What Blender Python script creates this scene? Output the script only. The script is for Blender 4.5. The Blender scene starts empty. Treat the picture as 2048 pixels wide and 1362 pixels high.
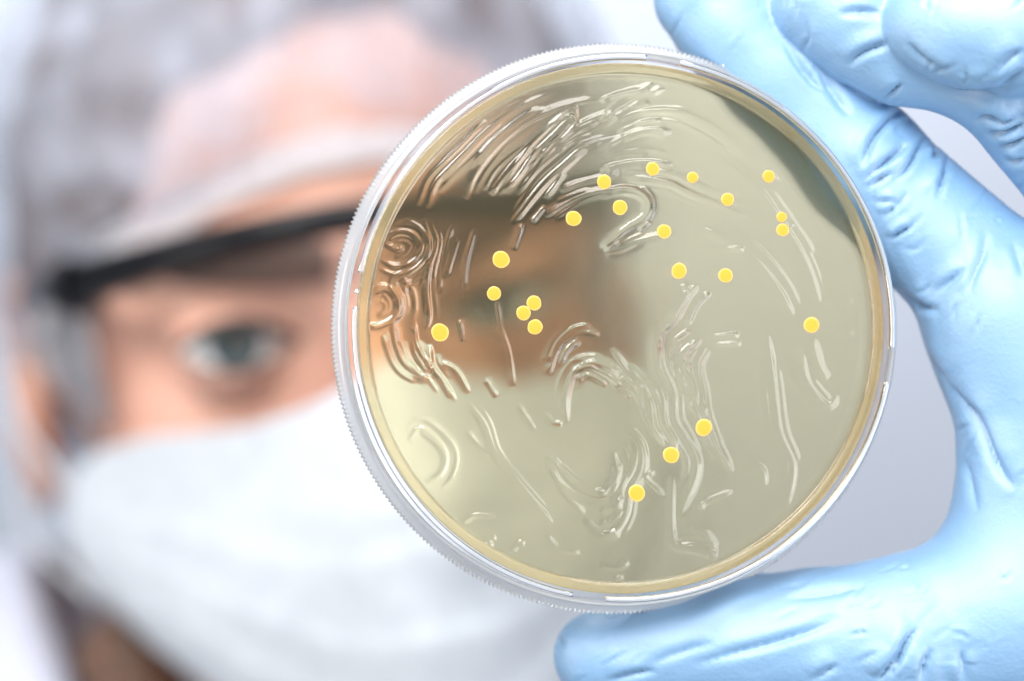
import bpy, math
import numpy as np
import openvdb as vdb

# ------------------------------------------------------------------ camera, world, lamps, exposure
sc = bpy.context.scene
COL = sc.collection
D = 458.0                      # mm from the lens to the dish
K = 0.36 / 2048.0              # mm per photograph pixel per mm of distance
ZC = 1500.0                    # lens height above the floor, mm

cam_d = bpy.data.cameras.new('camera')
cam_d.lens = 100.0
cam_d.sensor_width = 36.0
cam_d.clip_start = 0.02
cam_d.clip_end = 60.0
cam_d.dof.use_dof = True
cam_d.dof.focus_distance = 0.452
cam_d.dof.aperture_fstop = 6.0
cam_d.dof.aperture_blades = 0
cam = bpy.data.objects.new('camera', cam_d)
cam.location = (0, -D / 1000, ZC / 1000)
cam.rotation_euler = (math.radians(90), 0, 0)
COL.objects.link(cam)
sc.camera = cam

world = bpy.data.worlds.new('World')
sc.world = world
world.use_nodes = True
bg = world.node_tree.nodes['Background']
bg.inputs['Color'].default_value = (0.86, 0.93, 1.0, 1)
bg.inputs['Strength'].default_value = 0.20


def area(name, loc, target, size, watts, color=(1, 1, 1), size_y=None):
    d = bpy.data.lights.new(name, 'AREA')
    d.energy = watts
    d.color = color
    d.shape = 'RECTANGLE'
    d.size = size
    d.size_y = size_y or size
    o = bpy.data.objects.new(name, d)
    o.location = loc
    from mathutils import Vector
    o.rotation_euler = (Vector(target) - Vector(loc)).to_track_quat('-Z', 'Y').to_euler()
    COL.objects.link(o)
    return o


area('softbox_lamp', (-0.42, -0.85, 2.25), (0.0, 0.1, 1.5), 0.6, 18.0, (1, 0.985, 0.96))
area('front_glint_lamp', (0.22, -0.95, 1.98), (0.0, 0.0, 1.5), 0.28, 2.6, (1, 0.98, 0.94))  # added near the camera so the agar ripples catch bright streaks
area('left_fill_lamp', (-0.75, -0.18, 1.52), (-0.03, 0.2, 1.47), 0.4, 2.7, (1, 0.985, 0.96))  # added fill from the left, brightens face, mask and dish flange
area('right_fill_lamp', (0.72, -0.5, 1.22), (0.0, 0.18, 1.42), 0.5, 4.5, (0.96, 0.98, 1.0))  # added fill from lower right for the mask behind the dish, no bench light
area('right_glint_lamp', (0.56, -0.85, 1.42), (0.0, 0.0, 1.5), 0.3, 2.2, (0.97, 0.98, 1.0), 0.55)  # no window here: added strip reflected as streaks on the lower agar ripples
area('ceiling_lamp', (0.0, 0.0, 2.3), (-0.03, 0.2, 1.45), 0.6, 7.0, (0.97, 0.985, 1.0))
area('wall_lamp', (-0.25, 0.92, 2.08), (-0.05, 1.25, 1.72), 1.6, 25.0, (0.97, 0.985, 1.0), 0.25)

sc.view_settings.view_transform = 'Standard'
sc.view_settings.look = 'None'
sc.view_settings.exposure = 0.22
sc.view_settings.gamma = 1.0
sc.cycles.max_bounces = 14
sc.cycles.transmission_bounces = 10
sc.cycles.transparent_max_bounces = 24
sc.cycles.diffuse_bounces = 4
sc.cycles.glossy_bounces = 4
sc.cycles.use_denoising = True
sc.cycles.sample_clamp_indirect = 6.0

rng = np.random.default_rng(7)


# ------------------------------------------------------------------ helpers
def P(px, py, y):
    """mm point at distance y behind the dish plane that the photograph shows at (px, py)"""
    d = D + y
    return np.array([(px - 1024) * K * d, y, ZC - (py - 681) * K * d])


def to_px(v):
    d = v[:, 1] + D
    return np.stack([1024 + v[:, 0] / (K * d), 681 - (v[:, 2] - ZC) / (K * d)], 1)


def mesh_data(name, verts, faces, smooth=True):
    me = bpy.data.meshes.new(name)
    verts = np.asarray(verts, dtype=np.float32)
    if isinstance(faces, np.ndarray):
        n, k = faces.shape
        me.vertices.add(len(verts))
        me.vertices.foreach_set('co', verts.ravel())
        me.loops.add(n * k)
        me.loops.foreach_set('vertex_index', faces.astype(np.int32).ravel())
        me.polygons.add(n)
        me.polygons.foreach_set('loop_start', np.arange(0, n * k, k, dtype=np.int32))
        me.polygons.foreach_set('loop_total', np.full(n, k, dtype=np.int32))
        me.update(calc_edges=True)
        me.validate()
    else:
        me.from_pydata(verts.tolist(), [], faces)
        me.update()
    if smooth:
        me.polygons.foreach_set('use_smooth', np.ones(len(me.polygons), dtype=bool))
    return me


def root_loc(p):
    x = np.zeros(3)
    while p is not None:
        x = x + np.array(p.location) * 1000
        p = p.parent
    return x


def mk(name, verts, faces, mat, parent=None, origin=None, smooth=True):
    """one mesh object from world-space millimetres"""
    base = root_loc(parent)
    o_at = base if origin is None else np.asarray(origin, float)
    me = mesh_data(name, (np.asarray(verts) - o_at) / 1000.0, faces, smooth)
    ob = bpy.data.objects.new(name, me)
    ob.location = tuple((o_at - base) / 1000.0)
    if parent is not None:
        ob.parent = parent
    if mat is not None:
        me.materials.append(mat)
    COL.objects.link(ob)
    return ob


def empty(name, loc_mm):
    o = bpy.data.objects.new(name, None)
    o.location = tuple(np.asarray(loc_mm) / 1000.0)
    o.empty_display_size = 0.02
    COL.objects.link(o)
    return o


def tag(o, label, cat, group=None):
    o['label'] = label
    o['category'] = cat
    if group:
        o['group'] = group
    return o


def catmull(pts, n=14):
    p = np.asarray(pts, float)
    if len(p) == 2:
        t = np.linspace(0, 1, n * 2)[:, None]
        return p[0] * (1 - t) + p[1] * t
    q = np.vstack([2 * p[0] - p[1], p, 2 * p[-1] - p[-2]])
    out = []
    for i in range(1, len(q) - 2):
        t = np.linspace(0, 1, n, endpoint=False)[:, None]
        a, b, c, d = q[i - 1], q[i], q[i + 1], q[i + 2]
        out.append(0.5 * (2 * b + (c - a) * t + (2 * a - 5 * b + 4 * c - d) * t ** 2 + (3 * b - a - 3 * c + d) * t ** 3))
    out.append(p[-1][None])
    return np.vstack(out)


def vnoise(p, scale, seed=0):
    """smooth lattice noise in -1..1 at points p (n,3), feature size scale"""
    r = np.random.default_rng(seed).uniform(-1, 1, (32, 32, 32))
    q = p / scale
    i = np.floor(q).astype(int)
    f = q - i
    f = f * f * (3 - 2 * f)
    i0, i1 = i & 31, (i + 1) & 31
    def g(a, b, c):
        return r[a[:, 0], b[:, 1], c[:, 2]]
    x00 = g(i0, i0, i0) * (1 - f[:, 0]) + g(i1, i0, i0) * f[:, 0]
    x10 = g(i0, i1, i0) * (1 - f[:, 0]) + g(i1, i1, i0) * f[:, 0]
    x01 = g(i0, i0, i1) * (1 - f[:, 0]) + g(i1, i0, i1) * f[:, 0]
    x11 = g(i0, i1, i1) * (1 - f[:, 0]) + g(i1, i1, i1) * f[:, 0]
    return (x00 * (1 - f[:, 1]) + x10 * f[:, 1]) * (1 - f[:, 2]) + (x01 * (1 - f[:, 1]) + x11 * f[:, 1]) * f[:, 2]


class SDF:
    """a distance field on a grid, shaped with soft unions, then turned into one mesh"""
    def __init__(self, lo, hi, vox):
        self.lo, self.v = np.asarray(lo, float), vox
        self.n = np.ceil((np.asarray(hi, float) - self.lo) / vox).astype(int) + 1
        self.f = np.full(self.n, 60.0, dtype=np.float32)

    def _box(self, lo, hi):
        a = np.clip(np.floor((np.asarray(lo) - self.lo) / self.v).astype(int), 0, self.n)
        b = np.clip(np.ceil((np.asarray(hi) - self.lo) / self.v).astype(int) + 1, 0, self.n)
        sl = tuple(slice(x, y) for x, y in zip(a, b))
        g = [(self.lo[i] + self.v * np.arange(a[i], b[i])).astype(np.float32) for i in range(3)]
        return sl, g[0][:, None, None], g[1][None, :, None], g[2][None, None, :]

    def _mix(self, sl, d, k, op):
        a = self.f[sl]
        if op == 'sub':
            d = -d
            h = np.clip(0.5 - 0.5 * (a - d) / max(k, 1e-3), 0, 1)
            self.f[sl] = a * (1 - h) + d * h + k * h * (1 - h)
        else:
            h = np.clip(0.5 + 0.5 * (a - d) / max(k, 1e-3), 0, 1)
            self.f[sl] = a * (1 - h) + d * h - k * h * (1 - h)

    def cone(self, a, b, ra, rb, k=2.0, op='add', squash=None):
        a, b = np.asarray(a, float), np.asarray(b, float)
        m = max(ra, rb) + k + 6
        sl, X, Y, Z = self._box(np.minimum(a, b) - m, np.maximum(a, b) + m)
        if min(self.f[sl].shape) == 0:
            return
        ba = b - a
        L = max(float(ba @ ba), 1e-9)
        t = np.clip(((X - a[0]) * ba[0] + (Y - a[1]) * ba[1] + (Z - a[2]) * ba[2]) / L, 0, 1)
        d = np.sqrt((X - a[0] - ba[0] * t) ** 2 + (Y - a[1] - ba[1] * t) ** 2 + (Z - a[2] - ba[2] * t) ** 2) - (ra + (rb - ra) * t)
        self._mix(sl, d, k, op)

    def chain(self, pts, rad, k=2.0, op='add'):
        for i in range(len(pts) - 1):
            self.cone(pts[i], pts[i + 1], rad[i], rad[i + 1], k, op)

    def ell(self, c, r, k=2.0, op='add'):
        c, r = np.asarray(c, float), np.asarray(r, float)
        m = k + 6
        sl, X, Y, Z = self._box(c - r - m, c + r + m)
        if min(self.f[sl].shape) == 0:
            return
        q = np.sqrt(((X - c[0]) / r[0]) ** 2 + ((Y - c[1]) / r[1]) ** 2 + ((Z - c[2]) / r[2]) ** 2)
        g = np.sqrt(((X - c[0]) / r[0] ** 2) ** 2 + ((Y - c[1]) / r[1] ** 2) ** 2 + ((Z - c[2]) / r[2] ** 2) ** 2)
        d = np.where(q < 0.05, -r.min(), q * (q - 1) / np.maximum(g, 1e-6))
        self._mix(sl, d, k, op)

    def union(self, other, k=0.8):
        h = np.clip(0.5 + 0.5 * (self.f - other.f) / k, 0, 1)
        self.f = self.f * (1 - h) + other.f * h - k * h * (1 - h)

    def mesh(self):
        g = vdb.FloatGrid(60.0)
        g.copyFromArray(self.f)
        v, q = g.convertToQuads(0.0)
        v = v.astype(float)
        n = vnormals(v, q)
        # outward = growing distance
        i = np.clip(np.rint(v + n * 1.0).astype(int), 0, self.n - 1)
        j = np.clip(np.rint(v - n * 1.0).astype(int), 0, self.n - 1)
        if np.mean(self.f[tuple(i.T)] - self.f[tuple(j.T)]) < 0:
            q = q[:, ::-1].copy()
        return v * self.v + self.lo, q


def vnormals(v, q):
    fn = np.cross(v[q[:, 2]] - v[q[:, 0]], v[q[:, 3 % q.shape[1]]] - v[q[:, 1]]) if q.shape[1] == 4 else np.cross(v[q[:, 1]] - v[q[:, 0]], v[q[:, 2]] - v[q[:, 0]])
    n = np.zeros_like(v)
    for c in range(q.shape[1]):
        for ax in range(3):
            n[:, ax] += np.bincount(q[:, c], fn[:, ax], len(v))
    return n / np.maximum(np.linalg.norm(n, axis=1, keepdims=True), 1e-9)


def smooth(v, q, it=2, lam=0.5):
    e = np.vstack([q[:, [i, (i + 1) % 4]] for i in range(4)])
    deg = np.bincount(e[:, 0], minlength=len(v)) + np.bincount(e[:, 1], minlength=len(v))
    for _ in range(it):
        s = np.zeros_like(v)
        for ax in range(3):
            s[:, ax] = np.bincount(e[:, 0], v[e[:, 1], ax], len(v)) + np.bincount(e[:, 1], v[e[:, 0], ax], len(v))
        v = v + lam * (s / deg[:, None] - v)
    return v


def grid_faces(nu, nv, close_u=False, close_v=False):
    iu = np.arange(nu if close_u else nu - 1)
    iv = np.arange(nv if close_v else nv - 1)
    A, B = np.meshgrid(iu, iv, indexing='ij')
    A2, B2 = (A + 1) % nu, (B + 1) % nv
    return np.stack([A * nv + B, A2 * nv + B, A2 * nv + B2, A * nv + B2], -1).reshape(-1, 4)


def sweep(path, radii, seg=10, flat=1.0, up=(0, 0, 1), cap=True):
    """a tube along path; flat scales the second axis"""
    p = np.asarray(path, float)
    t = np.gradient(p, axis=0)
    t /= np.linalg.norm(t, axis=1, keepdims=True)
    up = np.asarray(up, float)
    s = np.cross(t, up)
    s /= np.maximum(np.linalg.norm(s, axis=1, keepdims=True), 1e-9)
    b = np.cross(s, t)
    r = np.broadcast_to(np.asarray(radii, float), (len(p),))
    a = np.linspace(0, 2 * np.pi, seg, endpoint=False)
    v = p[:, None, :] + (s[:, None, :] * np.cos(a)[None, :, None] * flat + b[:, None, :] * np.sin(a)[None, :, None]) * r[:, None, None]
    f = grid_faces(len(p), seg, close_v=True).tolist()
    if cap:
        f.append(list(range(seg))[::-1])
        f.append([(len(p) - 1) * seg + i for i in range(seg)])
    return v.reshape(-1, 3), f


# ------------------------------------------------------------------ materials
def new_mat(name):
    m = bpy.data.materials.new(name)
    m.use_nodes = True
    nt = m.node_tree
    nt.nodes.clear()
    out = nt.nodes.new('ShaderNodeOutputMaterial')
    return m, nt, out


def N(nt, kind, **kw):
    n = nt.nodes.new(kind)
    for k, v in kw.items():
        if k in n.inputs:
            n.inputs[k].default_value = v
        else:
            setattr(n, k, v)
    return n


def noise_col(nt, scale, c1, c2, detail=4.0, lo=0.35, hi=0.65, coord='Object'):
    tc = N(nt, 'ShaderNodeTexCoord')
    nz = N(nt, 'ShaderNodeTexNoise', Scale=scale, Detail=detail)
    nt.links.new(tc.outputs[coord], nz.inputs['Vector'])
    rp = N(nt, 'ShaderNodeValToRGB')
    rp.color_ramp.elements[0].position = lo
    rp.color_ramp.elements[1].position = hi
    rp.color_ramp.elements[0].color = (*c1, 1)
    rp.color_ramp.elements[1].color = (*c2, 1)
    nt.links.new(nz.outputs['Fac'], rp.inputs['Fac'])
    return rp, nz, tc


def add_bump(nt, target, tc, scale, strength, dist, detail=4.0, coord='Object', prev=None):
    nz = N(nt, 'ShaderNodeTexNoise', Scale=scale, Detail=detail)
    nt.links.new(tc.outputs[coord], nz.inputs['Vector'])
    b = N(nt, 'ShaderNodeBump', Strength=strength, Distance=dist)
    nt.links.new(nz.outputs['Fac'], b.inputs['Height'])
    if prev is not None:
        nt.links.new(prev.outputs['Normal'], b.inputs['Normal'])
    if target is not None:
        nt.links.new(b.outputs['Normal'], target.inputs['Normal'])
    return b


def principled(name, c1, c2, scale, rough=0.5, bump=None, coat=0.0, sss=0.0, sss_r=(1, .3, .15), sss_scale=0.004, spec=0.5, sheen=0.0):
    m, nt, out = new_mat(name)
    p = N(nt, 'ShaderNodeBsdfPrincipled', Roughness=rough)
    p.inputs['Specular IOR Level'].default_value = spec
    rp, nz, tc = noise_col(nt, scale, c1, c2)
    nt.links.new(rp.outputs['Color'], p.inputs['Base Color'])
    if sss:
        p.inputs['Subsurface Weight'].default_value = sss
        p.inputs['Subsurface Radius'].default_value = sss_r
        p.inputs['Subsurface Scale'].default_value = sss_scale
    if coat:
        p.inputs['Coat Weight'].default_value = coat
        p.inputs['Coat Roughness'].default_value = 0.6
        p.inputs['Coat IOR'].default_value = 2.1
    if sheen:
        p.inputs['Sheen Weight'].default_value = sheen
    prev = None
    for s, st, d in (bump or []):
        prev = add_bump(nt, None, tc, s, st, d, prev=prev)
    if prev is not None:
        nt.links.new(prev.outputs['Normal'], p.inputs['Normal'])
    nt.links.new(p.outputs['BSDF'], out.inputs['Surface'])
    return m


M = {}
M['wall'] = principled('painted_wall', (0.225, 0.245, 0.29), (0.24, 0.26, 0.305), 3.0, 0.7, [(60, 0.1, 0.002)])
M['skin'] = principled('skin', (0.60, 0.315, 0.23), (0.69, 0.39, 0.295), 60.0, 0.42, [(900, 0.15, 0.0004)], sss=0.25, sss_scale=0.004)
M['lip'] = principled('lip_skin', (0.55, 0.22, 0.2), (0.6, 0.26, 0.22), 90.0, 0.4)
M['eye_white'] = principled('eye_white', (0.78, 0.76, 0.76), (0.84, 0.82, 0.82), 120.0, 0.1)
M['brow'] = principled('brow_hair', (0.10, 0.05, 0.035), (0.17, 0.085, 0.06), 500.0, 0.6)
M['lash'] = principled('lash_hair', (0.02, 0.014, 0.012), (0.035, 0.02, 0.018), 500.0, 0.5)
M['hair'] = principled('brown_hair', (0.035, 0.018, 0.012), (0.17, 0.08, 0.045), 260.0, 0.4, [(420, 0.6, 0.003)])
M['mask'] = principled('mask_fabric', (0.49, 0.525, 0.58), (0.55, 0.585, 0.64), 160.0, 0.85, [(1500, 0.15, 0.0003), (90, 0.25, 0.002)], sss=0.15, sss_r=(1, 1, 1), sss_scale=0.002)
M['gown'] = principled('gown_fabric', (0.44, 0.46, 0.56), (0.50, 0.52, 0.62), 30.0, 0.85, [(40, 0.5, 0.008), (900, 0.1, 0.0004)])
M['black_plastic'] = principled('black_plastic', (0.004, 0.004, 0.006), (0.007, 0.007, 0.009), 90.0, 0.35, spec=0.25)
M['nitrile'] = principled('nitrile_glove', (0.17, 0.352, 0.585), (0.195, 0.382, 0.615), 45.0, 0.55, [(1300, 0.32, 0.0004), (600, 0.10, 0.0008)],
                          sss=0.04, sss_r=(0.2, 0.6, 1.0), sss_scale=0.001, spec=0.5, coat=1.0)


def iris_material():
    m, nt, out = new_mat('iris')
    p = N(nt, 'ShaderNodeBsdfPrincipled', Roughness=0.05)
    tc = N(nt, 'ShaderNodeTexCoord')
    ln = N(nt, 'ShaderNodeVectorMath', operation='LENGTH')
    nt.links.new(tc.outputs['Object'], ln.inputs[0])
    mp = N(nt, 'ShaderNodeMath', operation='DIVIDE')
    mp.inputs[1].default_value = 0.0066
    nt.links.new(ln.outputs['Value'], mp.inputs[0])
    rp = N(nt, 'ShaderNodeValToRGB')
    e = rp.color_ramp.elements
    e[0].position, e[0].color = 0.30, (0.006, 0.006, 0.008, 1)
    e[1].position, e[1].color = 1.0, (0.03, 0.05, 0.07, 1)
    x = e.new(0.38); x.color = (0.06, 0.075, 0.06, 1)
    x = e.new(0.8); x.color = (0.07, 0.10, 0.12, 1)
    nt.links.new(mp.outputs[0], rp.inputs['Fac'])
    nt.links.new(rp.outputs['Color'], p.inputs['Base Color'])
    nt.links.new(p.outputs['BSDF'], out.inputs['Surface'])
    return m


M['iris'] = iris_material()


def sheer(name, col, clear, rough, gloss=0.1, trans=0.5, bump=None, tint=(1, 1, 1), ior=1.5):
    """thin see-through sheet: part clear, part white scatter, part gloss"""
    m, nt, out = new_mat(name)
    tc = N(nt, 'ShaderNodeTexCoord')
    df = N(nt, 'ShaderNodeBsdfDiffuse', Color=(*col, 1))
    tl = N(nt, 'ShaderNodeBsdfTranslucent', Color=(*col, 1))
    mx = N(nt, 'ShaderNodeMixShader', Fac=trans)
    nt.links.new(df.outputs[0], mx.inputs[1]); nt.links.new(tl.outputs[0], mx.inputs[2])
    tr = N(nt, 'ShaderNodeBsdfTransparent', Color=(*tint, 1))
    m2 = N(nt, 'ShaderNodeMixShader', Fac=clear)
    nt.links.new(mx.outputs[0], m2.inputs[1]); nt.links.new(tr.outputs[0], m2.inputs[2])
    gl = N(nt, 'ShaderNodeBsdfGlossy', Roughness=rough, Color=(1, 1, 1, 1))
    fr = N(nt, 'ShaderNodeFresnel', IOR=ior)
    mul = N(nt, 'ShaderNodeMath', operation='MULTIPLY_ADD')
    mul.inputs[1].default_value = 1.0 if gloss > 0 else 0.0
    mul.inputs[2].default_value = gloss
    nt.links.new(fr.outputs[0], mul.inputs[0])
    m3 = N(nt, 'ShaderNodeMixShader')
    nt.links.new(mul.outputs[0], m3.inputs[0])
    nt.links.new(m2.outputs[0], m3.inputs[1]); nt.links.new(gl.outputs[0], m3.inputs[2])
    prev = None
    for s, st, d in (bump or []):
        prev = add_bump(nt, None, tc, s, st, d, prev=prev)
    if prev is not None:
        for n in (df, tl, gl, fr):
            nt.links.new(prev.outputs['Normal'], n.inputs['Normal'])
    nt.links.new(m3.outputs[0], out.inputs['Surface'])
    return m


M['cap'] = sheer('cap_fabric', (0.63, 0.69, 0.83), 0.52, 0.5, gloss=0.0, trans=0.4, bump=[(55, 0.6, 0.006), (500, 0.2, 0.0008)])
M['band'] = sheer('elastic_band', (0.86, 0.86, 0.89), 0.28, 0.6, gloss=0.0, trans=0.45, bump=[(300, 0.5, 0.001)])
M['lens'] = sheer('clear_lens', (0.8, 0.85, 0.9), 0.985, 0.03, gloss=0.0, trans=0.5)
M['shield'] = sheer('clear_shield', (0.80, 0.81, 0.90), 0.6, 0.1, gloss=0.02, trans=0.5)
M['skirt'] = sheer('frosted_plastic', (0.92, 0.94, 0.98), 0.42, 0.15, gloss=0.02, trans=0.6, bump=[(350, 0.15, 0.0004)])
M['clear_plastic'] = sheer('clear_plastic', (0.88, 0.90, 0.95), 0.988, 0.04, gloss=0.0, trans=0.4, ior=1.3)
M['rim_plastic'] = sheer('rim_plastic', (0.86, 0.89, 0.95), 0.62, 0.05, gloss=0.04, trans=0.4)


def vary_clear(m, scale, lo, hi):
    # doubled folds of sheer cloth let less through
    nt = m.node_tree
    mix = [n for n in nt.nodes if n.type == 'MIX_SHADER' and not n.inputs[0].is_linked and any(l.from_node.type == 'BSDF_TRANSPARENT' for l in n.inputs[2].links)][0]
    tc = N(nt, 'ShaderNodeTexCoord')
    nz = N(nt, 'ShaderNodeTexNoise', Scale=scale, Detail=3.0, Distortion=0.6)
    nt.links.new(tc.outputs['Object'], nz.inputs['Vector'])
    mr = N(nt, 'ShaderNodeMapRange')
    mr.inputs['From Min'].default_value = 0.35
    mr.inputs['From Max'].default_value = 0.65
    mr.inputs['To Min'].default_value = lo
    mr.inputs['To Max'].default_value = hi
    nt.links.new(nz.outputs['Fac'], mr.inputs['Value'])
    nt.links.new(mr.outputs['Result'], mix.inputs[0])


vary_clear(M['cap'], 38.0, 0.36, 0.82)


def agar_material():
    m, nt, out = new_mat('agar_gel')
    tc = N(nt, 'ShaderNodeTexCoord')
    rfr = N(nt, 'ShaderNodeBsdfRefraction', IOR=1.335, Roughness=0.0, Color=(0.93, 0.885, 0.715, 1))
    thr = N(nt, 'ShaderNodeBsdfTransparent', Color=(0.93, 0.885, 0.715, 1))
    rft = N(nt, 'ShaderNodeMixShader', Fac=0.25)
    nt.links.new(rfr.outputs[0], rft.inputs[1]); nt.links.new(thr.outputs[0], rft.inputs[2])
    spc = N(nt, 'ShaderNodeBsdfGlossy', Roughness=0.09, Color=(1, 1, 1, 1))
    frn = N(nt, 'ShaderNodeFresnel', IOR=1.5)
    gls = N(nt, 'ShaderNodeMixShader')
    nt.links.new(frn.outputs[0], gls.inputs[0])
    nt.links.new(rft.outputs[0], gls.inputs[1]); nt.links.new(spc.outputs[0], gls.inputs[2])
    df = N(nt, 'ShaderNodeBsdfDiffuse', Color=(0.60, 0.50, 0.28, 1))
    # the poured edge is cloudier and grained
    sep = N(nt, 'ShaderNodeSeparateXYZ')
    nt.links.new(tc.outputs['Object'], sep.inputs[0])
    cmb = N(nt, 'ShaderNodeCombineXYZ')
    nt.links.new(sep.outputs['X'], cmb.inputs['X']); nt.links.new(sep.outputs['Z'], cmb.inputs['Y'])
    ln = N(nt, 'ShaderNodeVectorMath', operation='LENGTH')
    nt.links.new(cmb.outputs[0], ln.inputs[0])
    mr = N(nt, 'ShaderNodeMapRange')
    mr.inputs['From Min'].default_value = 0.0407
    mr.inputs['From Max'].default_value = 0.0410
    mr.inputs['To Min'].default_value = 0.02
    mr.inputs['To Max'].default_value = 0.26
    nt.links.new(ln.outputs['Value'], mr.inputs['Value'])
    nz = N(nt, 'ShaderNodeTexNoise', Scale=2600, Detail=3)
    nt.links.new(tc.outputs['Object'], nz.inputs['Vector'])
    b = N(nt, 'ShaderNodeBump', Strength=0.25, Distance=0.0003)
    nt.links.new(nz.outputs['Fac'], b.inputs['Height'])
    nt.links.new(b.outputs['Normal'], df.inputs['Normal'])
    mx = N(nt, 'ShaderNodeMixShader')
    nt.links.new(mr.outputs['Result'], mx.inputs['Fac'])
    nt.links.new(gls.outputs[0], mx.inputs[1]); nt.links.new(df.outputs[0], mx.inputs[2])
    nt.links.new(mx.outputs[0], out.inputs['Surface'])
    return m


M['agar'] = agar_material()


def colony_material():
    m, nt, out = new_mat('yellow_colony')
    p = N(nt, 'ShaderNodeBsdfPrincipled', Roughness=0.65)
    tc = N(nt, 'ShaderNodeTexCoord')
    ln = N(nt, 'ShaderNodeVectorMath', operation='LENGTH')
    nt.links.new(tc.outputs['Object'], ln.inputs[0])
    rp = N(nt, 'ShaderNodeValToRGB')
    e = rp.color_ramp.elements
    e[0].position, e[0].color = 0.80, (0.76, 0.375, 0.03, 1)
    e[1].position, e[1].color = 0.94, (0.76, 0.50, 0.15, 1)
    dv = N(nt, 'ShaderNodeMath', operation='MULTIPLY')
    dv.inputs[1].default_value = 1000.0
    nt.links.new(ln.outputs['Value'], dv.inputs[0])
    nt.links.new(dv.outputs[0], rp.inputs['Fac'])
    nt.links.new(rp.outputs['Color'], p.inputs['Base Color'])
    nt.links.new(p.outputs['BSDF'], out.inputs['Surface'])
    return m


M['colony'] = colony_material()

# ------------------------------------------------------------------ the wall behind
wv = np.array([[-3000, 1250, -10], [3000, 1250, -10], [3000, 1250, 3000], [-3000, 1250, 3000],
               [-3000, 1350, -10], [3000, 1350, -10], [3000, 1350, 3000], [-3000, 1350, 3000]], float)
wall = mk('wall', wv, [[0, 1, 2, 3], [5, 4, 7, 6], [3, 2, 6, 7], [0, 4, 5, 1], [0, 3, 7, 4], [1, 5, 6, 2]], M['wall'], origin=(0, 1250, 0), smooth=False)
wall['kind'] = 'structure'
wall['label'] = 'plain pale grey wall far out of focus behind the person'

# ------------------------------------------------------------------ the dish
TILT = math.radians(6.0)
dish_c = P(1241, 657, 0)
nrm = np.array([math.sin(TILT), -math.cos(TILT), 0.0])       # towards the camera
ex = np.array([math.cos(TILT), math.sin(TILT), 0.0])
ez = np.array([0, 0, 1.0])
dish = empty('petri_dish', dish_c)
dish.rotation_euler = (0, 0, TILT)
tag(dish, 'round clear petri dish of agar with yellow colonies in the gloved hand', 'petri dish')


def dk(name, verts, faces, mat, parent=dish, origin=(0, 0, 0), smooth=True):
    """mesh in dish coordinates: x right, z up, -y towards the camera; mm"""
    o = np.asarray(origin, float)
    me = mesh_data(name, (np.asarray(verts, float) - o) / 1000, faces, smooth)
    ob = bpy.data.objects.new(name, me)
    ob.parent = parent
    ob.location = tuple(o / 1000)
    me.materials.append(mat)
    COL.objects.link(ob)
    return ob


def lathe(profile, seg, radial=None, closed=True):
    """profile of (r, a) with a towards the camera"""
    pr = np.asarray(profile, float)
    th = np.linspace(0, 2 * np.pi, seg, endpoint=False)
    r = np.repeat(pr[None, :, 0], seg, 0)
    a = np.repeat(pr[None, :, 1], seg, 0)
    if radial is not None:
        r, a = radial(th, r, a)
    v = np.stack([r * np.cos(th)[:, None], -a, r * np.sin(th)[:, None]], -1).reshape(-1, 3)
    return v, grid_faces(seg, len(pr), close_u=True, close_v=closed)


RF = 6.5     # front of the base rim above the dish centre plane
# lid: flat plate behind, skirt round the base, fine toothed flange
TEETH = 380


def teeth(th, r, a):
    t = (th * TEETH / (2 * np.pi)) % 1.0
    saw = np.abs(t - 0.5) * 2
    w = np.clip((r - 45.95) / 0.1, 0, 1)
    return r + w * (0.42 * saw[:, None] - 0.05), a


lid_prof = [(44.0, -6.0), (45.4, -5.9), (45.9, -5.7), (46.15, -5.3), (46.15, -4.7), (45.95, -4.35), (45.3, -4.1), (44.95, -3.8), (44.7, -3.2), (44.6, 2.2), (44.4, 2.6), (44.15, 2.6), (44.0, 2.2), (44.0, -6.0)]
v, f = lathe(lid_prof, TEETH * 4, teeth)
lid = dk('lid', v, f, M['skirt'])
v, f = lathe([(0.02, -5.0), (43.9, -5.0), (43.9, -5.9), (0.02, -5.9)], 180)
dk('lid_plate', v, f, M['clear_plastic'], parent=lid, smooth=False)

# base: floor, wall, rim ring with four notches
base_prof = [(0.02, -4.2), (30, -4.2), (42.6, -4.2), (43.3, -3.9), (43.5, -3.4), (43.5, 4.4), (43.62, 5.2), (43.5, 5.7), (43.1, 5.9),
             (42.7, 5.7), (42.55, 5.2), (42.5, 4.4), (42.5, -2.9), (42.2, -3.2), (30, -3.2), (0.02, -3.2)]
v, f = lathe(base_prof, 360)
base = dk('base', v, f, M['clear_plastic'])
NOTCH = [math.radians(x) for x in (82, -8, -98, 172)]
for k in range(4):
    a0 = NOTCH[k] + math.radians(3.6)
    a1 = NOTCH[(k - 1) % 4] - math.radians(3.6)
    if a1 < a0:
        a1 += 2 * math.pi
    # arc of the raised rim between two notches
    n = 110
    th = np.linspace(a0, a1, n)
    sec = [(42.62, 5.85), (42.62, 6.9), (42.8, 7.25), (43.1, 7.3), (43.4, 7.2), (43.52, 6.9), (43.55, 5.85)]
    vv = np.array([[r * math.cos(t), -a, r * math.sin(t)] for t in th for r, a in sec])
    ff = grid_faces(n, len(sec)).tolist() + [list(range(len(sec))), [(n - 1) * len(sec) + i for i in range(len(sec))][::-1]]
    dk('rim', vv, ff, M['rim_plastic'], parent=base)

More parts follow.
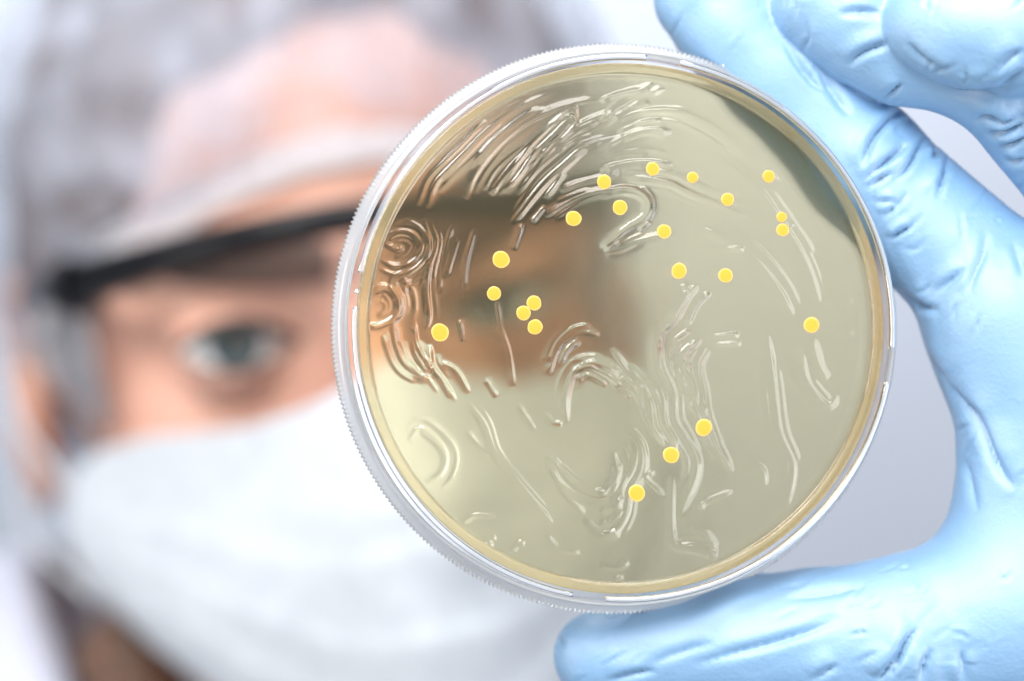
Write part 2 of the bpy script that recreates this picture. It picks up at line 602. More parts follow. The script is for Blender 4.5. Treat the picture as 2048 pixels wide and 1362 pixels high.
# raised moulding marks on the rim
for txt, ang, r, rot in (('N', 83.0, 41.9, -7), ('9', -8.5, 41.7, 0), ('8', -95.5, 41.8, 5)):
    cu = bpy.data.curves.new('moulded_mark', 'FONT')
    cu.body = txt
    cu.size = 0.0026
    cu.extrude = 0.00008
    cu.align_x = 'CENTER'; cu.align_y = 'CENTER'
    tmp = bpy.data.objects.new('moulded_mark', cu)
    COL.objects.link(tmp)
    me = bpy.data.meshes.new_from_object(tmp.evaluated_get(bpy.context.evaluated_depsgraph_get()))
    bpy.data.objects.remove(tmp)
    me.materials.append(M['clear_plastic'])
    o = bpy.data.objects.new('moulded_mark', me)
    o.parent = base
    a = math.radians(ang)
    o.location = (r * math.cos(a) / 1000, -0.0050, r * math.sin(a) / 1000)
    o.rotation_euler = (math.radians(90), math.radians(-rot), 0)
    COL.objects.link(o)

# agar: a poured slab with a rippled free surface
CURVES = []


def crop(off, s, *cs):
    for amp, w, pts in cs:
        CURVES.append((amp, w, np.array(pts, float) / s + np.array(off, float)))


crop((640, 60), 2.27,
     (1.0, 1.0, [(485, 810), (520, 700), (590, 620), (660, 550), (760, 450), (900, 350), (1060, 280)]),
     (1.0, 1.0, [(665, 770), (700, 670), (770, 570), (860, 480), (980, 400), (1130, 340), (1300, 310)]),
     (.8, .7, [(780, 750), (830, 680), (900, 600), (980, 530)]),
     (1., .7, [(840, 740), (900, 660), (970, 560), (1060, 470), (1130, 400), (1150, 390), (1100, 400), (1000, 450)]),
     (1., .8, [(990, 575), (1080, 500), (1200, 430), (1362, 370)]),
     (1.2, .9, [(870, 880), (930, 790), (1010, 690), (1100, 610), (1200, 530), (1362, 480)]),
     (1., .6, [(960, 870), (1020, 800)]),
     (1., .8, [(1020, 850), (1100, 800), (1200, 750), (1330, 720)]),
     (1., .7, [(1020, 760), (1110, 640)]),
     (1., .8, [(1090, 730), (1200, 690), (1362, 650)]),
     (1.1, .9, [(470, 860), (500, 960), (480, 1040), (400, 1110), (345, 1150), (375, 1210), (375, 1280), (330, 1340)]),
     (.9, .8, [(280, 950), (350, 910), (420, 920), (460, 980), (420, 1050), (340, 1075), (270, 1040)]),
     (.7, .7, [(290, 970), (350, 1000), (380, 990)]),
     (1., .8, [(500, 870), (530, 960), (500, 1080), (490, 1180), (500, 1300), (480, 1362)]),
     (.7, .8, [(600, 880), (570, 980), (545, 1100), (540, 1200)]),
     (.7, .8, [(700, 900), (660, 1050), (650, 1180)]),
     (.7, .8, [(920, 880), (880, 1000)]),
     (.9, .9, [(225, 1210), (290, 1180), (340, 1230), (330, 1300), (260, 1340), (215, 1330)]),
     (.5, .6, [(800, 1230), (820, 1362)]))
crop((1200, 60), 2.27,
     (.9, 1., [(0, 470), (100, 400), (200, 365), (330, 360), (440, 400), (560, 470), (700, 590), (830, 700)]),
     (.9, .9, [(0, 540), (120, 480), (220, 450), (330, 460)]),
     (1., .9, [(0, 635), (100, 605), (200, 595), (330, 610)]),
     (1.3, .9, [(0, 735), (100, 715), (180, 730), (225, 780), (210, 850), (120, 910), (40, 970), (0, 990)]),
     (1., .8, [(20, 1000), (100, 980), (180, 955), (330, 920)]),
     (.9, .9, [(100, 660), (220, 670), (320, 690), (400, 730), (560, 800), (680, 860)]),
     (1., .6, [(180, 910), (230, 870)]),
     (.9, .6, [(570, 990), (650, 990)]),
     (1., .9, [(280, 1362), (330, 1330), (380, 1240), (420, 1180), (400, 1170)]),
     (1., .8, [(400, 1340), (440, 1250), (500, 1190)]),
     (.55, 1., [(500, 560), (700, 700), (850, 900), (950, 1080), (1000, 1250)]),
     (.6, 1., [(430, 890), (600, 950), (720, 1050), (820, 1180), (880, 1300)]),
     (.8, .9, [(0, 410), (100, 340), (200, 290), (300, 270)]),
     (.7, .8, [(0, 320), (80, 290), (200, 270)]))
crop((640, 640), 2.27,
     (1.2, .9, [(330, 0), (340, 100), (380, 200), (450, 250), (490, 250)]),
     (1.2, .8, [(420, 60), (430, 150), (480, 230), (495, 200), (440, 110), (430, 0)]),
     (1., .8, [(500, 110), (510, 200), (560, 270), (620, 370)]),
     (.9, .8, [(550, 190), (620, 230), (680, 330)]),
     (.6, .7, [(630, 0), (650, 100)]),
     (.6, .8, [(820, 30), (860, 150), (880, 300)]),
     (.7, .7, [(750, 270), (800, 350)]),
     (.9, .8, [(670, 370), (750, 470), (800, 600), (900, 730), (1000, 850), (1060, 930)]),
     (.6, .7, [(660, 500), (720, 570), (770, 600)]),
     (.6, .7, [(900, 380), (980, 500)]),
     (1., .9, [(1040, 250), (1060, 180), (1100, 110), (1180, 60), (1270, 70)]),
     (1., .8, [(1110, 470), (1110, 350), (1150, 230), (1220, 190), (1300, 210), (1362, 250)]),
     (1., .8, [(1140, 240), (1220, 215), (1300, 260), (1362, 300)]),
     (.8, .7, [(1020, 420), (1060, 460), (1100, 465)]),
     (1.1, .9, [(1020, 620), (1060, 640), (1120, 720), (1200, 780), (1280, 800), (1340, 760), (1362, 650)]),
     (.9, .9, [(1040, 660), (1100, 780), (1200, 880)]),
     (1., .9, [(1200, 900), (1280, 970), (1362, 960)]),
     (.9, .8, [(1020, 970), (1080, 1040), (1180, 1060)]),
     (.8, .8, [(860, 1060), (900, 1010), (930, 1015)]),
     (.8, .8, [(780, 1030), (770, 1000), (800, 990)]),
     (.9, .9, [(400, 550), (450, 490), (520, 530), (575, 610), (550, 700), (480, 740)]),
     (.7, .9, [(640, 920), (700, 885), (800, 890)]))
crop((1200, 640), 2.27,
     (1.2, .9, [(300, 20), (260, 100), (270, 220), (320, 330), (330, 450), (380, 540), (430, 640), (410, 760), (350, 900)]),
     (1.1, .8, [(380, 180), (400, 260), (440, 380), (480, 440)]),
     (1.1, .8, [(480, 120), (440, 200), (460, 320), (475, 420), (510, 520), (560, 620), (600, 700)]),
     (1.1, .8, [(460, 90), (390, 150), (375, 220), (420, 290)]),
     (1., .6, [(510, 75), (630, 60)]), (.9, .6, [(510, 110), (640, 110)]),
     (1., .6, [(330, 90), (400, 40)]),
     (1., .8, [(0, 220), (80, 290), (150, 330), (210, 420)]),
     (1., .8, [(50, 130), (120, 230), (200, 330), (220, 450), (290, 560)]),
     (1., .8, [(210, 270), (260, 350), (280, 470), (330, 560), (320, 650)]),
     (1.1, .9, [(120, 490), (180, 580), (180, 680), (130, 780), (110, 880), (60, 960), (0, 980)]),
     (1., .8, [(60, 590), (80, 700), (40, 760), (0, 800)]),
     (1., .7, [(0, 860), (60, 850), (100, 800)]),
     (1., .7, [(0, 930), (60, 910), (110, 860)]),
     (1., .9, [(330, 700), (330, 950), (350, 1020), (430, 1030), (500, 1050), (530, 1080)]),
     (1., .6, [(450, 860), (480, 820), (600, 770)]),
     (.8, .9, [(400, 950), (480, 970), (520, 1040)]),
     (.55, .8, [(920, 150), (940, 260), (1000, 350), (1040, 380), (1080, 340)]),
     (.6, .9, [(960, 80), (990, 200), (1030, 270)]),
     (.55, 1., [(760, 60), (790, 250), (820, 500), (880, 660), (850, 850)]),
     (.7, 1., [(680, 640), (740, 680), (750, 750)]),
     (.8, .8, [(0, 1120), (80, 1130), (130, 1100)]),
     (.7, .6, [(60, 1180), (100, 1160)]),
     (.8, .7, [(240, 680), (210, 720), (290, 800)]))


def px_to_dish(p):
    """photograph pixel -> (x, z) mm on the agar surface"""
    p = np.atleast_2d(p)
    o = np.array([0, -D, ZC])
    d = np.stack([(p[:, 0] - 1024) * K, np.ones(len(p)), -(p[:, 1] - 681) * K], 1)
    c = dish_c + nrm * 2.6
    t = ((c - o) @ nrm) / (d @ nrm)
    q = o + d * t[:, None] - dish_c
    return np.stack([q @ ex, q @ ez], 1)


RA, G = 42.45, 0.19
gx = np.arange(-RA, RA + G, G)
nx = len(gx)
XX, ZZ = np.meshgrid(gx, gx, indexing='ij')
# square grid pressed into a disc
H = np.zeros_like(XX)
rr = np.sqrt(XX ** 2 + ZZ ** 2)
STROKES = []
for amp, w, pts in CURVES:
    c = catmull(px_to_dish(pts), 8)
    STROKES.append((amp, w, c))
    if len(pts) >= 4:
        # the same pass of the loop left fainter lines beside each streak
        t = np.gradient(c, axis=0)
        t /= np.maximum(np.linalg.norm(t, axis=1, keepdims=True), 1e-9)
        nn_ = np.stack([-t[:, 1], t[:, 0]], 1)
        for sgn in (-1, 1):
            for kk in range(int(rng.integers(1, 3))):
                off = sgn * (0.62 + 0.66 * kk + rng.uniform(0, 0.35))
                a = int(rng.uniform(0, 0.3) * len(c))
                b = int(rng.uniform(0.7, 1.0) * len(c))
                wob = 0.25 * np.sin(np.linspace(0, rng.uniform(2, 7), len(c)) + rng.uniform(0, 6))
                if b - a > 6:
                    STROKES.append((amp * rng.uniform(.35, .75), w * rng.uniform(.6, .9), (c + nn_ * (off + wob)[:, None])[a:b]))
for n_s, (amp, w, c) in enumerate(STROKES):
    ii = np.where((gx > c[:, 0].min() - 3) & (gx < c[:, 0].max() + 3))[0]
    jj = np.where((gx > c[:, 1].min() - 3) & (gx < c[:, 1].max() + 3))[0]
    if len(ii) == 0 or len(jj) == 0:
        continue
    sl = (slice(ii[0], ii[-1] + 1), slice(jj[0], jj[-1] + 1))
    X_, Z_ = XX[sl], ZZ[sl]
    best = np.full(X_.shape, 1e9)
    arg = np.zeros(X_.shape)
    sd = np.ones(X_.shape)
    for i in range(len(c) - 1):
        bx, bz = c[i + 1] - c[i]
        px_, pz_ = X_ - c[i, 0], Z_ - c[i, 1]
        u_ = np.clip((px_ * bx + pz_ * bz) / max(bx * bx + bz * bz, 1e-9), 0, 1)
        dd = (px_ - u_ * bx) ** 2 + (pz_ - u_ * bz) ** 2
        m_ = dd < best
        best[m_] = dd[m_]
        arg[m_] = (i + u_[m_]) / (len(c) - 1)
        sd[m_] = np.sign(bx * pz_ - bz * px_)[m_]
    d_ = np.sqrt(best)
    tp = np.clip(np.minimum(arg, 1 - arg) / 0.13, 0.0, 1) ** 0.8
    tp = tp * (0.92 + 0.15 * np.sin(arg * (5 + n_s % 4) + n_s))
    ww = 0.42 * w
    # one flank steep, the other drawn out
    wl = np.where(sd * (1 if n_s % 2 else -1) > 0, ww * 1.9, ww * 0.85)
    H[sl] += 0.21 * amp * tp * np.exp(-(d_ / wl) ** 1.7)
P3 = np.stack([XX.ravel(), ZZ.ravel(), np.zeros(XX.size)], 1) + 40.0
PW = P3 + 5.0 * np.stack([vnoise(P3, 14.0, 13), vnoise(P3, 14.0, 14), np.zeros(len(P3))], 1)
H += (0.14 * vnoise(PW, 11.0, 3) + 0.045 * vnoise(PW * np.array([1, .6, 1]), 4.5, 4)).reshape(XX.shape) * np.clip(1.1 - np.hypot(XX + 4, ZZ) / 42, 0.2, 1)
H += (0.022 * vnoise(P3, 1.7, 5)).reshape(XX.shape) * np.clip((rr - 30) / 8, 0, 1) * np.clip((XX + ZZ) / 30, 0, 1)
edge = np.clip((rr - 40.6) / 0.5, 0, 1)
edge = edge * edge * (3 - 2 * edge)
H = H * (1 - edge) + edge * 0.55
keep = rr <= RA
idx = -np.ones(XX.shape, int)
idx[keep] = np.arange(keep.sum())
q = np.stack([idx[:-1, :-1], idx[1:, :-1], idx[1:, 1:], idx[:-1, 1:]], -1).reshape(-1, 4)
q = q[(q >= 0).all(1)]
fv = np.stack([XX[keep], -(2.6 + H[keep]), ZZ[keep]], 1)
# boundary loop of the grid disc, pushed out to a true circle, closed with a back sheet
e = np.vstack([q[:, [i, (i + 1) % 4]] for i in range(4)])
key = e[:, 0].astype(np.int64) * len(fv) + e[:, 1]
rev = e[:, 1].astype(np.int64) * len(fv) + e[:, 0]
be = e[~np.isin(key, rev)]
bi = np.unique(be)
rad = np.hypot(fv[bi, 0], fv[bi, 2])
fv[bi, 0] *= RA / rad
fv[bi, 2] *= RA / rad
fv[bi, 1] = -(2.6 + 0.55)
nb = len(bi)
rank = -np.ones(len(fv), int)
rank[bi] = np.arange(nb) + len(fv)
bv = fv[bi].copy()
bv[:, 1] = 2.85
sides = np.stack([be[:, 1], be[:, 0], rank[be[:, 0]], rank[be[:, 1]]], 1)
cv = np.array([[0, 2.85, 0]])
ci = len(fv) + nb
caps = [[ci, int(rank[b]), int(rank[a])] for a, b in be]
allv = np.vstack([fv, bv, cv])
faces = [list(x) for x in q[:, ::1].tolist()] + sides.tolist() + caps
agar = dk('agar', allv, faces, M['agar'])
import bmesh
bm = bmesh.new(); bm.from_mesh(agar.data)
bmesh.ops.recalc_face_normals(bm, faces=bm.faces)
bm.to_mesh(agar.data); bm.free()
sm_ = np.zeros(len(agar.data.polygons), dtype=bool)
sm_[:len(q)] = True                      # the slab's wall and back stay flat
agar.data.polygons.foreach_set('use_smooth', sm_)

COLONIES = [(1305, 338, 14), (1385, 355, 11.5), (1537, 353, 12.5), (1455, 399, 13), (1563, 434, 10.5), (1565, 460, 12.5), (1208, 364, 14), (1240, 415, 14.5),
            (1147, 437, 15.5), (1328, 463, 14.5), (1358, 542, 15.5), (1451, 551, 14.5), (1002, 519, 17), (988, 587, 14), (1068, 606, 14.5), (1047, 626, 14.5),
            (1070, 654, 15.5), (880, 665, 17.5), (1623, 650, 16), (1407, 855, 17), (1342, 910, 16.5), (1273, 986, 16.5)]
COLONY_ME = []
seg, prof = 28, [(0.02, .30), (.4, .29), (.7, .25), (.86, .19), (.95, .11), (1.0, 0.0), (1.0, -.25)]
for i, (cx, cy, r) in enumerate(COLONIES):
    x, z = px_to_dish((cx, cy))[0]
    s = r * 0.0806
    near = np.hypot(XX - x, ZZ - z) < s * 1.05
    h = 2.6 + 0.6 * H[near].max() + 0.4 * H[near].mean() + 0.04
    if i < 5:
        wv1, wv2 = rng.uniform(0, 6.28, 2)
        wob = lambda t: 1 + 0.022 * math.sin(2 * t + wv1) + 0.014 * math.sin(3 * t + wv2) + 0.012 * math.sin(5 * t + wv1 * 2)
        v = np.array([[a * wob(t) * math.cos(t), -b, a * wob(t) * math.sin(t)] for t in np.linspace(0, 2 * np.pi, seg, endpoint=False) for a, b in prof])
        me_ = mesh_data('colony', v / 1000, grid_faces(seg, len(prof), close_u=True).tolist() + [[k * len(prof) for k in range(seg)][::-1]])
        me_.materials.append(M['colony'])
        COLONY_ME.append(me_)
    colony_me = COLONY_ME[i % 5]
    o = bpy.data.objects.new('colony', colony_me)
    o.parent = agar
    o.location = (x / 1000, -(h + 0.02) / 1000, z / 1000)
    o.scale = (s * rng.uniform(.96, 1.04), 0.25 + 0.15 * rng.random(), s * rng.uniform(.97, 1.03))
    o.rotation_euler = (0, rng.uniform(0, 6.28), 0)
    COL.objects.link(o)

# small air bubbles in the rim
for bx, by, br in ((713, 583, 5), (1445, 133, 3), (1585, 452, 2.5)):
    x, z = px_to_dish((bx, by))[0]
    th = np.linspace(0, np.pi, 9)
    v = np.array([[br * .08 * math.sin(a) * math.cos(t), -3.4 - br * .08 * math.cos(a) * .6, br * .08 * math.sin(a) * math.sin(t)] for t in np.linspace(0, 2 * np.pi, 14, endpoint=False) for a in th])
    v = v + np.array([x, 0, z])
    dk('air_bubble', v, grid_faces(14, 9, close_u=True), M['rim_plastic'], parent=agar, origin=(x, -3.4, z))

# ------------------------------------------------------------------ the person
person = empty('person', (-60, 300, 0))
tag(person, 'person in white cap, mask and gown looking at the dish, out of focus', 'person')

# ---- gloved hand
HAND = SDF((-5, -42, ZC - 90), (215, 48, ZC + 85), 0.47)


def finger(pts, rad, k=3.0):
    s = SDF((-5, -42, ZC - 90), (215, 48, ZC + 85), 0.47)
    s.chain([P(*p) for p in pts], rad, k)
    return s


idx_f = [(1400, -2, 13.0), (1472, 70, 13.4), (1550, 148, 13.4), (1722, 326, 13.0), (2010, 600, 9), (2330, 800, 6)]
HAND.union(finger(idx_f, [7.6, 8.6, 9.2, 10.2, 12.0, 14]), 0.6)
mid_f = [(1642, 6, 5.0), (1715, 45, 4.5), (1800, 90, 3.5), (1990, 132, -1.0), (2215, 372, 6), (2420, 640, 8)]
HAND.union(finger(mid_f, [8.0, 8.7, 9.0, 9.6, 11.5, 14]), 0.6)
ring_f = [(1868, 44, -7), (1935, 60, -9), (2020, 66, -11), (2210, 80, -14), (2330, 330, 0), (2520, 560, 8)]
HAND.union(finger(ring_f, [8.0, 8.6, 9.0, 9.6, 11, 14]), 0.6)
pin_f = [(2060, -95, -12), (2150, -90, -14), (2330, -60, -14), (2460, 180, -4), (2620, 500, 8)]
HAND.union(finger(pin_f, [7.0, 7.6, 8.2, 9.5, 13]), 0.6)
PALM = SDF((-5, -42, ZC - 90), (215, 48, ZC + 85), 0.47)
PALM.chain([P(*p) for p in [(1198, 1312, 12), (1330, 1299, 12), (1480, 1284, 11), (1640, 1284, 9), (1800, 1282, 7), (2230, 1200, 8)]],
           [7.6, 9.0, 10.6, 11.4, 13.0, 19], 4)
PALM.chain([P(*p) for p in [(2025, 640, 8.5), (2088, 800, 8), (2092, 960, 8), (2040, 1180, 7)]], [12.6, 13.0, 12.6, 13.5], 7)
for a in ((2030, 640, 9), (2420, 640, 9), (2520, 560, 9), (2620, 520, 9), (2230, 1150, 8), (2300, 900, 8)):
    PALM.cone(P(*a), P(2760, 930, 18), 13.5, 22, 8)
PALM.cone(P(2760, 930, 18), P(3250, 1050, 40), 24, 26, 10)
HAND.union(PALM, 2.5)
v, q = HAND.mesh()
v = smooth(v, q, 2)
n = vnormals(v, q)
cam_p = np.array([0, -D, ZC])
px = to_px(v)
face = np.clip(((cam_p - v) / np.linalg.norm(cam_p - v, axis=1, keepdims=True) * n).sum(1) * 3 + 0.2, 0, 1)

CREASE = []


def gcrop(off, s, *cs):
    for dep, w, pts in cs:
        CREASE.append((dep * 1.35, w, catmull(np.array(pts, float) / s + np.array(off, float), 10)))


gcrop((1300, 0), 2.064,
      (1.5, 1.5, [(880, 690), (890, 630), (925, 560), (985, 490), (1040, 450)]),
      (1.7, 1.4, [(875, 745), (940, 690), (1010, 630), (1060, 590)]),
      (1.3, 1.2, [(895, 775), (950, 735), (1000, 705)]),
      (1.5, 1.3, [(1000, 745), (1060, 690), (1100, 620), (1135, 550)]),
      (1.0, 1.1, [(930, 835), (975, 828), (1020, 825)]),
      (1.0, 1.2, [(955, 900), (1010, 850), (1060, 790)]),
      (1.3, 1.1, [(985, 990), (1030, 960), (1085, 930)]),
      (1.4, 1.4, [(1225, 640), (1215, 700), (1195, 770), (1180, 810)]),
      (1.0, 1.4, [(1170, 540), (1180, 620), (1160, 660)]),
      (.8, 1.8, [(1390, 950), (1370, 1050), (1330, 1140), (1310, 1210)]),
      (.8, 1.6, [(1180, 1205), (1250, 1150), (1310, 1105)]),
      (1.0, 1.8, [(1040, 1200), (1110, 1260), (1200, 1280)]),
      (.7, 1.8, [(1500, 990), (1530, 1080), (1544, 1150)]),
      (1.0, 2.2, [(700, 290), (760, 380), (830, 480)]),
      (.8, 1.5, [(560, 180), (640, 300), (720, 380)]),
      # middle finger
      (1.2, 1.7, [(810, 270), (870, 220), (930, 195), (985, 180)]),
      (.8, 1.8, [(780, 55), (870, 45), (960, 55)]),
      (.8, 1.5, [(960, 410), (1010, 370), (1040, 340)]),
      (1.5, 1.8, [(1330, 490), (1400, 480), (1460, 500), (1544, 470)]),
      (1.8, 1.7, [(1385, 540), (1450, 545), (1500, 530), (1544, 505)]),
      (1.4, 1.5, [(1440, 600), (1500, 590), (1544, 560)]),
      (1.2, 1.5, [(1460, 650), (1510, 665), (1544, 650)]),
      # ring finger
      (1.2, 2.4, [(1180, 335), (1260, 375), (1340, 380), (1430, 370), (1544, 345)]),
      (1.0, 2.0, [(1420, 300), (1480, 240), (1544, 200)]),
      (.8, 2.0, [(1430, 360), (1490, 320), (1544, 285)]),
      (.7, 1.6, [(1060, 170), (1130, 240), (1230, 300)]))
gcrop((1080, 620), 1.836,
      (.9, 2.0, [(560, 1300), (700, 1260), (850, 1220), (1000, 1170), (1110, 1125)]),
      (1.0, 1.6, [(250, 1362), (340, 1335), (430, 1322)]),
      (.6, 1.8, [(380, 1310), (520, 1250), (640, 1220)]),
      (.9, 1.8, [(1000, 1362), (1050, 1325), (1095, 1300)]),
      (1.4, 1.8, [(1240, 1362), (1275, 1310), (1310, 1255)]),
      (1.7, 1.8, [(1285, 1362), (1310, 1290), (1340, 1220), (1385, 1155)]),
      (1.1, 1.7, [(1395, 1362), (1410, 1300), (1430, 1240)]),
      (.8, 1.7, [(1548, 1362), (1552, 1300), (1550, 1250)]),
      (1.5, 2.2, [(1490, 260), (1560, 340), (1610, 400), (1660, 520), (1700, 600), (1750, 655)]),
      (.7, 2.0, [(1560, 540), (1580, 620), (1610, 740)]),
      (.6, 2.2, [(1400, 140), (1450, 210), (1500, 270)]),
      (.6, 2.2, [(900, 1060), (1040, 1040), (1200, 1010)]),
      (.5, 2.0, [(60, 1190), (70, 1220), (50, 1260)]))
for k_ in range(150):
    # short stretch folds of the thin film, mostly across the fingers and fanning over the palm
    c0 = np.array([rng.uniform(1150, 2060), rng.uniform(-20, 1370)])
    if c0[1] > 1140:
        ang = rng.normal(-0.45, 0.35)
    elif c0[1] < 260:
        ang = rng.normal(-0.9, 0.5)
    else:
        ang = rng.normal(-1.0, 0.45)
    ln_ = rng.uniform(22, 75)
    dv = np.array([math.cos(ang), math.sin(ang)])
    bend = np.array([-dv[1], dv[0]]) * rng.normal(0, 6)
    CREASE.append((rng.uniform(.15, .5), rng.uniform(.6, 1.2), catmull([c0 - dv * ln_ / 2, c0 + bend, c0 + dv * ln_ / 2], 8)))
disp = np.zeros(len(v))
for dep, w, c in CREASE:
    w_ = np.where((px[:, 0] > c[:, 0].min() - 90) & (px[:, 0] < c[:, 0].max() + 90) & (px[:, 1] > c[:, 1].min() - 90) & (px[:, 1] < c[:, 1].max() + 90) & (face > 0))[0]
    if len(w_) == 0:
        continue
    q_ = px[w_]
    best = np.full(len(w_), 1e12)
    L = np.zeros(len(w_))
    sd = np.ones(len(w_))
    for i in range(len(c) - 1):
        b_ = c[i + 1] - c[i]
        p_ = q_ - c[i]
        u_ = np.clip((p_ @ b_) / max(b_ @ b_, 1e-9), 0, 1)
        dd = ((p_ - u_[:, None] * b_) ** 2).sum(1)
        m_ = dd < best
        best[m_] = dd[m_]
        L[m_] = (i + u_[m_]) / (len(c) - 1)
        crs = b_[0] * p_[:, 1] - b_[1] * p_[:, 0]
        if b_[0] < 0:
            crs = -crs
        sd[m_] = np.sign(crs)[m_]
    d_ = np.sqrt(best) * 0.0806 * sd
    tp = np.clip(np.minimum(L, 1 - L) / 0.35, 0.0, 1) ** 0.8
    ww = 0.34 * w
    # a fold: the upper lip swells gently and drops sharply into the crease line
    prof_ = -0.75 * np.exp(-(np.abs(d_) / ww) ** 1.4) + 0.42 * np.where(d_ < 0, np.exp(-((-d_ - 1.5 * ww) / (3.2 * ww)) ** 2), 0.4 * np.exp(-((d_ - 2.2 * ww) / (1.8 * ww)) ** 2))
    disp[w_] += tp * face[w_] * dep * prof_
disp = np.clip(disp, -2.0, 0.9)
# stretched-film undulation
vw = v + 2.0 * np.stack([vnoise(v + 700, 7, 71), vnoise(v + 700, 7, 72), vnoise(v + 700, 7, 73)], 1)
rid = (1 - np.abs(vnoise(vw + 300, 6.5, 74))) ** 9
disp -= 0.10 * rid * np.clip(vnoise(v + 200, 16, 75) + 0.25, 0, 1)
disp += 0.16 * vnoise(v + 500, 12.0, 11) + 0.05 * vnoise(v * np.array([1, 1, 1.6]) + 500, 3.6, 12)
v = v + n * disp[:, None]
glove = mk('glove', v, q, M['nitrile'], person)
glove['label'] = 'pale blue nitrile glove gripping the dish edge'

# ---- head frame: u to the picture's right, v up, w forwards
O = P(742, 650, 197)
yaw, roll, pitch = math.radians(11), math.radians(9), math.radians(-2)
U = np.array([math.cos(yaw), math.sin(yaw), 0])
W = np.array([math.sin(yaw), -math.cos(yaw), 0])
V = np.array([0, 0, 1.0])
V, W = V * math.cos(pitch) - W * math.sin(pitch), W * math.cos(pitch) + V * math.sin(pitch)
U, V = U * math.cos(roll) + V * math.sin(roll), V * math.cos(roll) - U * math.sin(roll)
HB = np.stack([U, V, W])


def hw(p):
    return O + np.asarray(p, float) @ HB


def to_head(p):
    return (np.asarray(p, float) - O) @ HB.T


EYE = 31.0
h = SDF((-105, -330, -230), (105, 150, 45), 1.3)
h.ell((0, 24, -92), (72, 98, 94), 2)
h.ell((0, -45, -72), (58, 78, 70), 14)
h.ell((0, -100, -42), (30, 24, 36), 16)
for s in (-1, 1):
    h.ell((s * 36, -27, -46), (24, 24, 26), 12)
    h.cone((s * 9, 15, -4), (s * 50, 14, -22), 8, 8, 9)
    h.ell((s * EYE, 0, 8), (16, 11, 14), 10, 'sub')
    h.ell((s * EYE, 0, -13.5), (13.8, 13.0, 13.8), 2.5)
    # ear
    h.ell((s * 77, -8, -98), (7, 31, 18), 3)
    h.ell((s * 83, -4, -92), (4, 20, 9), 3, 'sub')
h.cone((0, 8, -3), (0, -34, 14), 6.5, 9, 8)
h.ell((0, -37, 15), (11, 9, 10), 5)
for s in (-1, 1):
    h.ell((s * 11, -40, 6), (7, 7, 9), 4)
h.ell((0, -72, -2), (24, 9, 10), 6)
h.ell((0, -71.5, 9), (20, 0.9, 5), 1.5, 'sub')
# neck and shoulders (tilted back under the head)
h.cone((0, -80, -100), (14, -190, -118), 50, 52, 16)
h.cone((14, -185, -118), (20, -250, -125), 54, 80, 30)
# eye openings
for s in (-1, 1):
    for t in np.linspace(-1, 1, 15):
        hh = 4.6 * (1 - abs(t) ** 2.2) + 0.6
        h.cone((s * EYE + t * 13.5, -0.6 + t * s * 0.8, -8 + 0), (s * EYE + t * 13.5, -0.6 + t * s * 0.8, 10), hh, hh, 0.8, 'sub')
v, q = h.mesh()
v = smooth(v, q, 2)
body = mk('body', hw(v), q, M['skin'], person)


def disc_cap(center, axis, r, ang, seg=28, rings=10, bulge=1.0):
    axis = axis / np.linalg.norm(axis)
    a1 = np.cross(axis, [0, 0, 1.0]); a1 /= np.linalg.norm(a1)
    a2 = np.cross(a1, axis)
    vs = []
    for i in range(seg):
        t = 2 * math.pi * i / seg
        for j in range(rings):
            a = ang * j / (rings - 1)
            vs.append(center + r * (axis * math.cos(a) + (a1 * math.cos(t) + a2 * math.sin(t)) * math.sin(a)))
    return np.array(vs), grid_faces(seg, rings, close_u=True)


for s in (-1, 1):
    c = hw((s * EYE, 0, -13.2))
    ax = cam_p - c
    ax = ax / np.linalg.norm(ax) + 0.06 * U
    ax /= np.linalg.norm(ax)
    vs, fs = disc_cap(c, ax, 12.2, math.pi * .98, 32, 20)
    eye = mk('eye', vs, fs, M['eye_white'], person, origin=c)
    vs, fs = disc_cap(c, ax, 12.6, 0.53, 28, 8)
    mk('iris', vs, fs, M['iris'], eye, origin=c + ax * 12.6)
    # brow: a tapered pad of short hairs
    us = np.linspace(8, 50, 18)
    path = np.array([hw((s * u, 15.5 + 3.5 * math.sin((u - 8) / 42 * 2.4), 7.5 - 0.0105 * u * u)) for u in us])
    rad = 6.2 * np.sin(np.linspace(0.75, 3.05, 18)) ** 0.9
    vs, fs = sweep(path, rad, 12, flat=0.55, up=tuple(V))
    mk('eyebrow', vs, fs, M['brow'], person)
    # lash line along the upper lid
    tt = np.linspace(-1, 1, 20)
    path = np.array([hw((s * EYE + t * 14.2, -0.2 + t * s * 0.8 + 5.4 * (1 - abs(t) ** 2.2), 1.6 - 5.5 * t * t)) for t in tt])
    vs, fs = sweep(path, 1.6 * (1 - 0.6 * tt ** 2), 8, flat=1.6, up=tuple(V))
    mk('eyelash', vs, fs, M['lash'], person)
    path = np.array([hw((s * EYE + t * 13.5, -1.2 + t * s * 0.8 - 4.6 * (1 - abs(t) ** 2.2), 0.4 - 5.5 * t * t)) for t in tt])
    vs, fs = sweep(path, 0.55 * (1 - 0.6 * tt ** 2), 8, flat=1.2, up=tuple(V))
    mk('eyelash', vs, fs, M['lash'], person)

